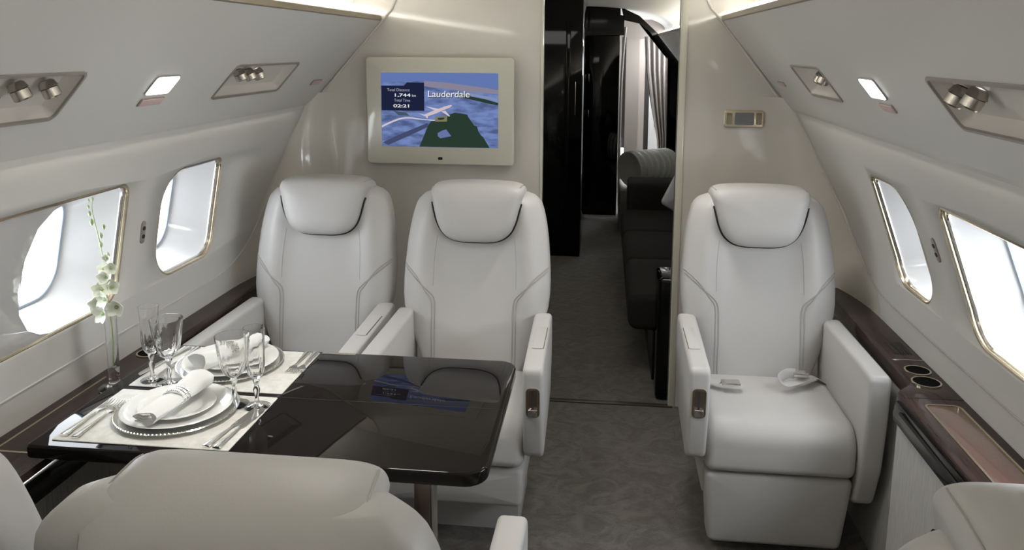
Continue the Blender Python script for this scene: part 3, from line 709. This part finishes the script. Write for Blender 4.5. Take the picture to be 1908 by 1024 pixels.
# ------------------------------------------------------------------ dining table
def table():
    root = empty('dining_table', (-.42, 1.85, 0)); tag(root, 'black glossy dining table between the left pairs of seats', 'table')
    ox, oy = .42, -1.85
    o = [(x+ox, y+oy) for x, y in rpoly([(-1.268, 1.545), (-.231, 1.545), (-.231, 2.167), (-1.268, 2.167)], [.012, .05, .05, .012], 8)]
    bm = new(); slab(bm, o, .690, .722, .006, 'z', 3); t = obj('tabletop', bm, TABLEM, root)
    bm = new(); o2 = rpoly([(-.20, -.26), (.165, -.26), (.165, .26), (-.20, .26)], .02); slab(bm, o2, .672, .6895, .003, 'z', 2); obj('underframe', bm, RUBBER, root)
    bm = new(); box(bm, -1.262+ox, -.237+ox, 1.853+oy, 1.8545+oy, .7215, .7224); obj('fold_line', bm, GAP, t)
    bm = new(); box(bm, -.032, .010, -.03, .03, 0, .672, .004); obj('leg', bm, BRONZE, root)
    bm = new()
    tube(bm, [(.014, -.02, .0), (.014, -.02, .672)], .009, 12); tube(bm, [(.014, .006, .0), (.014, .006, .672)], .006, 12); obj('leg_rail', bm, CHROME, root)
    bm = new(); box(bm, -.09, .07, -.10, .10, 0, .02, .006); obj('foot_plate', bm, BRONZE, root)
    # small engraved plate at the far edge
    bm = new(); box(bm, -.80+ox, -.70+ox, 2.15+oy, 2.162+oy, .7218, .7228); obj('vent_strip', bm, BEZEL, t)
table()
TZ = .722
def placemat(x0, x1, y0, y1, label):
    bm = new(); slab(bm, rpoly([(x0, y0), (x1, y0), (x1, y1), (x0, y1)], .003, 2), TZ, TZ+.003, .001, 'z', 1)
    tag(obj('placemat', bm, LINEN), label, 'placemat', 'placemats on the table')
placemat(-1.222, -.805, 1.572, 1.846, 'pale linen placemat at the near edge of the table')
placemat(-1.222, -.805, 1.868, 2.150, 'pale linen placemat at the far edge of the table')
def plate_lathe(r, h, rim, bead=False):
    bm = new(); prof = [(0, 0), (r*.60, 0), (r*.64, .002), (r*.75, h*.6), (r*.98, h), (r, h+.001), (r*.985, h+.0025), (r*.76, h*.6+.003), (r*.66, .005), (r*.62, .004), (0, .004)]
    lathe(bm, prof, seg=64)
    if bead:
        for i in range(100):
            a = 2*pi*i/100; t = bmesh.new(); bmesh.ops.create_icosphere(t, subdivisions=1, radius=.0024)
            for v in t.verts: v.co += Vector((r*cos(a)*.985, r*sin(a)*.985, h+.002))
            join(bm, t)
    return bm
def setting(x, y, nap_rot, where):
    z = TZ+.003; g = 'plates on the table'
    o = obj('charger_plate', plate_lathe(.144, .009, 0, True), SILVER, loc=(x, y, z)); tag(o, 'silver beaded charger plate under the %s dinner plate' % where, 'charger plate', g)
    o = obj('dinner_plate', plate_lathe(.129, .014, 0), PORC, loc=(x, y, z+.0045)); tag(o, 'white porcelain dinner plate at the %s place setting' % where, 'plate', g)
    o = obj('salad_plate', plate_lathe(.090, .012, 0), PORC, loc=(x, y, z+.0095)); tag(o, 'small white plate on top of the %s dinner plate' % where, 'plate', g)
    # napkin roll
    zz = z+.026
    root = empty('napkin', (x, y-.005, zz), nap_rot); tag(root, 'rolled white napkin with a beaded ring on the %s plates' % where, 'napkin', 'rolled napkins')
    R = []; n = 14
    for i in range(n+1):
        t = i/n; yy = -.115+.22*t; ww = .028-.006*math.exp(-((t-.55)/.12)**2)+.006*t; hh = .015-.002*math.exp(-((t-.55)/.15)**2)+.008*t*t
        ring = []
        for k in range(28):
            a = 2*pi*k/28; rr = 1+.06*sin(3*a+2*t)+.03*sin(7*a+5*t); ring.append((ww*cos(a)*rr, yy+.006*sin(2*a), hh*sin(a)*rr+hh*.8))
        R.append(ring)
    bm = new(); rings(bm, R, True, True, True)
    for i in range(4):   # folded edge layers showing at the near end
        tube(bm, [(-.024+.003*i, -.116, .006+.006*i), (.0, -.1175, .004+.006*i), (.024-.003*i, -.116, .006+.006*i)], .0020, 6)
    obj('cloth', bm, NAPK, root)
    bm = new(); 
    for yy in (-.006, .004, .014):
        for k in range(30):
            a = 2*pi*k/30; t = bmesh.new(); bmesh.ops.create_icosphere(t, subdivisions=1, radius=.0042)
            for v in t.verts: v.co += Vector((.028*cos(a), yy, .0165+.0185*sin(a)))
            join(bm, t)
    obj('napkin_ring', bm, SILVER, root)
setting(-1.013, 1.738, -.10, 'near'); setting(-1.020, 2.034, 2.7, 'far')
# cutlery
def handle(bm, L):
    R = []
    for i in range(13):
        t = i/12; y = L*t; wd = .0095-.0062*t+(.0015*sin(pi*min(1, t*6))); h = .0032-.001*t
        R.append([(wd*cos(2*pi*k/12), y, .003+h*sin(2*pi*k/12)) for k in range(12)])
    rings(bm, R, True, True, True)
def fork(L=.185):
    bm = new(); handle(bm, L*.60)
    y0 = L*.60
    R = []
    for t, wd, z in ((0, .0033, .004), (.15, .004, .005), (.4, .011, .003), (.55, .0125, .002)):
        y = y0+L*.40*t; R.append([(-wd, y, z+.0008), (wd, y, z+.0008), (wd, y, z-.0008), (-wd, y, z-.0008)])
    rings(bm, R, True, True, True)
    for i in range(4):
        x = -.0108+.0072*i; ya = y0+L*.40*.53; yb = y0+L*.40
        tube(bm, [(x, ya, .002), (x, (ya+yb)/2, .0015), (x*.97, yb, .005)], [.0018, .0016, .0009], 6)
    return bm
def knife(L=.205):
    bm = new(); handle(bm, L*.48); y0 = L*.48
    R = []
    for t, a, b in ((0, -.004, .004), (.1, -.005, .008), (.5, -.005, .010), (.85, -.005, .010), (.96, -.004, .006), (1, -.003, -.001)):
        y = y0+L*.52*t; R.append([(a, y, .0045), (b, y, .0030), (b, y, .0024), (a, y, .0015)])
    rings(bm, R, True, True, True)
    return bm
def put(name, bm, x, y, dx, dy, lab, cat, grp):
    o = obj(name, bm, SILVER, loc=(x, y, TZ+.0035)); o.rotation_euler = (0, 0, math.atan2(-dx, dy)); tag(o, lab, cat, grp)
put('fork', fork(.19), -1.203, 1.588, 0, 1, 'outer silver fork left of the near plates', 'fork', 'silver cutlery')
put('fork', fork(.19), -1.172, 1.581, .0, 1, 'inner silver fork beside the near charger plate', 'fork', 'silver cutlery')
put('knife', knife(), -.860, 1.578, .16, 1, 'inner silver knife right of the near plates', 'knife', 'silver cutlery')
put('knife', knife(), -.834, 1.575, .10, 1, 'outer silver knife at the right edge of the near placemat', 'knife', 'silver cutlery')
put('knife', knife(.21), -1.197, 2.135, -.15, -1, 'outer silver knife on the left of the far placemat', 'knife', 'silver cutlery')
put('knife', knife(.21), -1.170, 2.135, .0, -1, 'inner silver knife left of the far plates', 'knife', 'silver cutlery')
put('fork', fork(.15), -.839, 2.142, .02, -1, 'inner small fork right of the far plates', 'fork', 'silver cutlery')
put('fork', fork(.15), -.815, 2.142, .02, -1, 'outer small fork at the right edge of the far placemat', 'fork', 'silver cutlery')
# crystal glasses
def wine(x, y, lab):
    root = empty('wine_glass', (x, y, TZ+.0035 if y > 1.8 else TZ+.0035)); tag(root, lab, 'wine glass', 'crystal glasses')
    bm = new(); lathe(bm, [(0, 0), (.033, 0), (.034, .0015), (.020, .004), (.007, .009), (.0045, .020), (.0065, .032), (.0045, .040), (.0055, .055), (.0095, .066), (.006, .072), (0, .0725)], seg=24); obj('stem', bm, GLASS, root)
    bm = new(); lathe(bm, [(0, .072), (.010, .073), (.022, .082), (.030, .10), (.0345, .125), (.040, .165), (.0415, .178), (.0405, .178), (.0385, .165), (.0325, .125), (.027, .10), (.018, .085), (.006, .078), (0, .0775)], seg=72, flute=(.079, .15, 12, .035)); obj('bowl', bm, CRYSTAL, root)
def flute(x, y, lab):
    root = empty('champagne_flute', (x, y, TZ+.0035)); tag(root, lab, 'champagne flute', 'crystal glasses')
    bm = new(); lathe(bm, [(0, 0), (.030, 0), (.031, .0015), (.018, .004), (.006, .009), (.0045, .025), (.0085, .045), (.0045, .056), (.0085, .068), (.0065, .074), (0, .0745)], seg=24); obj('stem', bm, GLASS, root)
    bm = new(); lathe(bm, [(0, .074), (.011, .075), (.019, .088), (.022, .11), (.0225, .14), (.0245, .19), (.0255, .203), (.0247, .203), (.0235, .19), (.0210, .14), (.0195, .11), (.015, .09), (.006, .082), (0, .081)], seg=72, flute=(.080, .135, 10, .05)); obj('bowl', bm, CRYSTAL, root)
wine(-1.118, 1.888, 'cut crystal wine glass at the left of the far placemat'); flute(-1.176, 1.906, 'tall crystal flute beside the vase, left of the far wine glass')
wine(-.893, 1.792, 'cut crystal wine glass right of the near plates'); flute(-.834, 1.788, 'crystal flute at the right corner of the near placemat')
# vase with orchid
def vase():
    root = empty('bud_vase', (-1.322, 1.962, .672)); tag(root, 'tall clear glass bud vase on the left ledge', 'vase')
    bm = new(); lathe(bm, [(0, 0), (.042, 0), (.043, .002), (.030, .005), (.016, .012), (.014, .022), (.0145, .05), (.016, .21), (.0165, .225), (.0150, .225), (.0142, .21), (.012, .06), (.0, .055)], seg=32); obj('body', bm, CRYSTAL, root)
    r2 = empty('orchid_stem', (-1.322, 1.962, .74)); tag(r2, 'white orchid spray with green buds standing in the glass vase', 'flower')
    P = smooth_path([(0, 0, 0), (.003, 0, .10), (-.006, 0, .20), (-.012, .004, .30), (-.022, 0, .38), (-.030, 0, .43), (-.026, 0, .46)], 6)
    bm = new(); tube(bm, P, [.0022-.0014*i/len(P) for i in range(len(P))], 6); obj('stem', bm, GREEN, r2)
    def petal(bm, c, d, L, W, up=Vector((0, 0, 1))):
        d = d.normalized(); s = d.cross(up); s = s.normalized() if s.length > .05 else Vector((1, 0, 0)); n = s.cross(d); R = []
        for i in range(7):
            t = i/6; wd = W*math.sin(pi*min(.97, .12+.85*t))**.8; cc = c+d*L*t+n*(L*.35*(t*t)); th = .0007
            R.append([cc-s*wd+n*th+n*wd*.25, cc-n*th*0+n*th, cc+s*wd+n*th+n*wd*.25, cc+s*wd-n*th+n*wd*.25, cc-n*th, cc-s*wd-n*th+n*wd*.25])
        rings(bm, R, True, True, True)
    rnd = random.Random(3)
    for i, (dx, dy, z, sc) in enumerate([(-.004, -.02, .150, 1.35), (-.024, -.01, .175, 1.3), (.030, -.012, .168, 1.35), (.006, -.020, .190, 1.35), (-.010, -.012, .215, 1.25), (.018, -.01, .222, 1.2), (.004, -.012, .250, 1.1), (.016, -.004, .272, .95), (-.008, 0, .268, .9), (.008, -.006, .30, .75)]):
        bm = new(); c = Vector((dx, dy, z)); f = Vector((rnd.uniform(-.5, .5), -1, rnd.uniform(-.2, .2))).normalized(); s = f.cross(Vector((0, 0, 1))).normalized(); u = s.cross(f)
        for k in range(5):
            a = 2*pi*k/5+rnd.uniform(-.1, .1)+pi/2; petal(bm, c, (s*cos(a)+u*sin(a)+f*.25), .021*sc, .0095*sc, f)
        fl = obj('blossom', bm, PETAL, r2)
        bm = new(); t = bmesh.new(); bmesh.ops.create_icosphere(t, subdivisions=2, radius=.004*sc)
        for v in t.verts: v.co += c+f*.004
        join(bm, t); obj('blossom_centre', bm, GREEN, fl)
    for dx, z, L in ((.010, .295, .02), (-.008, .325, .018), (-.006, .35, .018), (.004, .375, .016), (-.030, .385, .02), (-.034, .41, .016), (-.036, .43, .012), (-.022, .452, .012), (-.034, .448, .010)):
        bm = new(); R = []
        for i in range(7):
            t = i/6; rr = max(.0004, .0052*sin(pi*t)**.8*(L/.02)); R.append([(dx-.004+rr*cos(2*pi*k/8), rr*sin(2*pi*k/8), z+L*t) for k in range(8)])
        rings(bm, R, True, True, True); obj('bud', bm, GREEN, r2)
vase()

# ------------------------------------------------------------------ beyond the doorway
def beyond():
    root = empty('tall_cabinet', (-.6, 6.1, 0)); tag(root, 'tall black lacquered cabinet just beyond the doorway on the left', 'cabinet')
    bm = new(); box(bm, -.85, .426, 0, 1.5, 0, 1.96, .006); obj('body', bm, BLACK, root)
    bm = new(); box(bm, .30, .335, -.012, 0, .2, 1.80, .005); obj('pilaster', bm, BLACK, root)
    bm = new(); box(bm, .372, .378, -.012, -.004, 1.10, 1.35, .002); obj('handle', bm, CHROME, root)
    root = empty('partition_cabinet', (-.0, 7.72, 0)); tag(root, 'black lacquered partition at the end of the far aisle', 'partition')
    bm = new(); box(bm, -.30, .125, 0, .06, 0, 1.99, .004); obj('panel', bm, BLACK, root)
    bm = new(); box(bm, -.165, -.155, -.012, 0, 1.28, 1.36, .003); box(bm, -.165, -.155, -.012, 0, .95, 1.02, .003); obj('handle', bm, CHROME, root)
    bm = new(); tube(bm, smooth_path([(.15, -.01, .10), (.143, -.01, .8), (.150, -.01, 1.4), (.175, -.01, 1.80)], 8), .020, 8, flat=.6); obj('door_edge', bm, GREYTRIM, root)
    # dark arch closing the section right of the opening
    bm = new()
    arc_o = [(.13, 1.98), (.30, 1.90), (.478, 1.735), (.60, 1.60), (.80, 1.42), (.99, 1.30)]
    arc_i = [(.16, 1.86), (.30, 1.83), (.40, 1.75), (.50, 1.62), (.57, 1.50), (.60, 1.38)]
    V = []
    for y in (7.70, 7.76):
        V.append([bm.verts.new((x, y, z)) for x, z in arc_o+[(1.0, 0), (.60, 0)]+arc_i[::-1]])
    n = len(V[0]); f0 = bm.faces.new(V[0]); f1 = bm.faces.new(V[1][::-1])
    for i in range(n): bm.faces.new((V[0][i], V[0][(i+1) % n], V[1][(i+1) % n], V[1][i]))
    bmesh.ops.triangulate(bm, faces=[f0, f1]); struct(obj('trim_8', bm, BLACK), 'black arch around the far opening', 'arch')
    bm = new(); R = [[(x, y, z) for x, z in [(-1.0, 1.72), (-.8, 1.88), (-.5, 1.955), (-.25, 1.962), (0, 1.945), (.16, 1.90), (.16, 1.72)]] for y in (7.70, 7.72)]
    rings(bm, R, True, True, True); struct(obj('trim_9', bm, BLACK))
    # panels and door in the galley behind
    bm = new(); box(bm, .14, .36, 8.95, 9.0, 0, 1.95); struct(obj('wall_galley', bm, TAUPE), 'taupe panel seen through the far opening', 'wall')
    bm = new(); box(bm, .14, .62, 8.7, 8.74, 1.70, 1.90); struct(obj('trim_10', bm, TAUPE))
    bm = new(); box(bm, .16, .205, 8.5, 8.56, 0, 1.72); struct(obj('trim_11', bm, DGREY))
    bm = new(); box(bm, .425, .475, 8.95, 9.02, 0, 1.70); struct(obj('trim_12', bm, DGREY))
    d = empty('door_1', (.47, 9.0, 0)); struct(d, 'white lit door behind the sheer curtain', 'door')
    bm = new(); box(bm, 0, .40, 0, .04, 0, 1.75, .005); obj('panel', bm, DOORW, d)
    bm = new(); box(bm, .07, .12, -.015, 0, .74, .80, .004); obj('latch', bm, BEZEL, d)
    # sheer curtain gathered at the top left and sweeping right
    bm = new(); R = []
    for i in range(31):
        t = i/30; ring = []; z = 1.72*(1-t)
        xl = lerp([(0, .375), (.2, .40), (.4, .46), (.6, .53), (1, .565)], t); xr = .66
        for j in range(61):
            u = j/60; x = xl+(xr-xl)*u; ring.append((x, 8.3+.018*sin(u*34+2*t), z+(.08*(1-t))*(1-u)*0))
        R.append(ring)
    rings(bm, R, False); o = obj('curtain', bm, SHEER); tag(o, 'sheer taupe curtain drawn aside in front of the white door', 'curtain')
    md = o.modifiers.new('s', 'SOLIDIFY'); md.thickness = .002
    # flexible air duct
    bm = new(); R = []
    c = [(.22, 7.15, .54), (.30, 7.22, .545), (.40, 7.32, .54), (.50, 7.45, .535), (.58, 7.55, .53)]
    P = smooth_path(c, 12); n = len(P)
    for i, p in enumerate(P):
        t = (P[min(i+1, n-1)]-P[max(i-1, 0)]).normalized(); s = t.cross(Vector((0, 0, 1))).normalized(); u = s.cross(t); r = .150+.010*sin(i*2*pi/6)
        if i == 0: R.append([p+t*.02+(s*cos(a)+u*sin(a))*.06 for a in [2*pi*k/28 for k in range(28)]]); R.append([p+t*.01+(s*cos(a)+u*sin(a))*.12 for a in [2*pi*k/28 for k in range(28)]])
        R.append([p+(s*cos(a)+u*sin(a))*r for a in [2*pi*k/28 for k in range(28)]])
    rings(bm, R, True, True, True); tag(obj('air_duct', bm, DUCT), 'ribbed pale flexible air duct beyond the sofa', 'duct')
    bm = new(); box(bm, .14, .62, 7.0, 7.65, 0, .37, .01); tag(obj('low_cabinet', bm, mat('low_cab', (.16, .15, .13), .4)), 'low grey cabinet under the air duct', 'cabinet')
    wn = empty('window_9', (0, 0, 0)); struct(wn)
    bm = new(); box(bm, .14, .19, 8.0, 8.05, .42, .62); obj('window_pane', bm, LAMP, wn)
    # sofa
    root = empty('sofa', (.13, 3.78, 0)); tag(root, 'long dark sofa along the right wall beyond the doorway', 'sofa')
    bm = new(); box(bm, .12, .75, 0, 2.35, 0, .25, .01); obj('base', bm, BLACK, root)
    for i, (a, b) in enumerate(((0, .70), (.71, 1.40), (1.41, 2.10))):
        bm = new(); slab(bm, rpoly([(0.0, .25), (.55, .25), (.55, .43), (0.0, .43)], .05, 6), a, b, .03, 'y', 4)
        for v in bm.verts:
            if v.co.z > .40: v.co.z += .02*sin(pi*(v.co.y-a)/(b-a))
        obj('seat_cushion', bm, SOFA, root)
    for a, b in ((0, .70), (.71, 1.40), (1.41, 2.10)):
        bm = new(); box(bm, .56, .70, a, b, .43, .80, .05, 4); obj('back_cushion', bm, SOFA, root)
    bm = new(); box(bm, .05, .74, 2.12, 2.45, .15, .62, .03, 3); obj('arm', bm, SOFA, root)
    bm = new(); box(bm, .125, .73, -.22, -.01, 0, .58, .02, 3); obj('end_panel', bm, BLACK, root)
    # pillow
    bm = new(); slab(bm, rpoly([(-.14, -.14), (.14, -.14), (.14, .14), (-.14, .14)], .03), -.02, .02, .015, 'y', 4, crown0=.03, crown1=.03)
    o = obj('throw_pillow', bm, PILLOW, loc=(.56, 5.45, .62)); o.rotation_euler = (-.25, .55, .2); tag(o, 'pale blue throw pillow leaning at the far end of the sofa', 'pillow')
beyond()
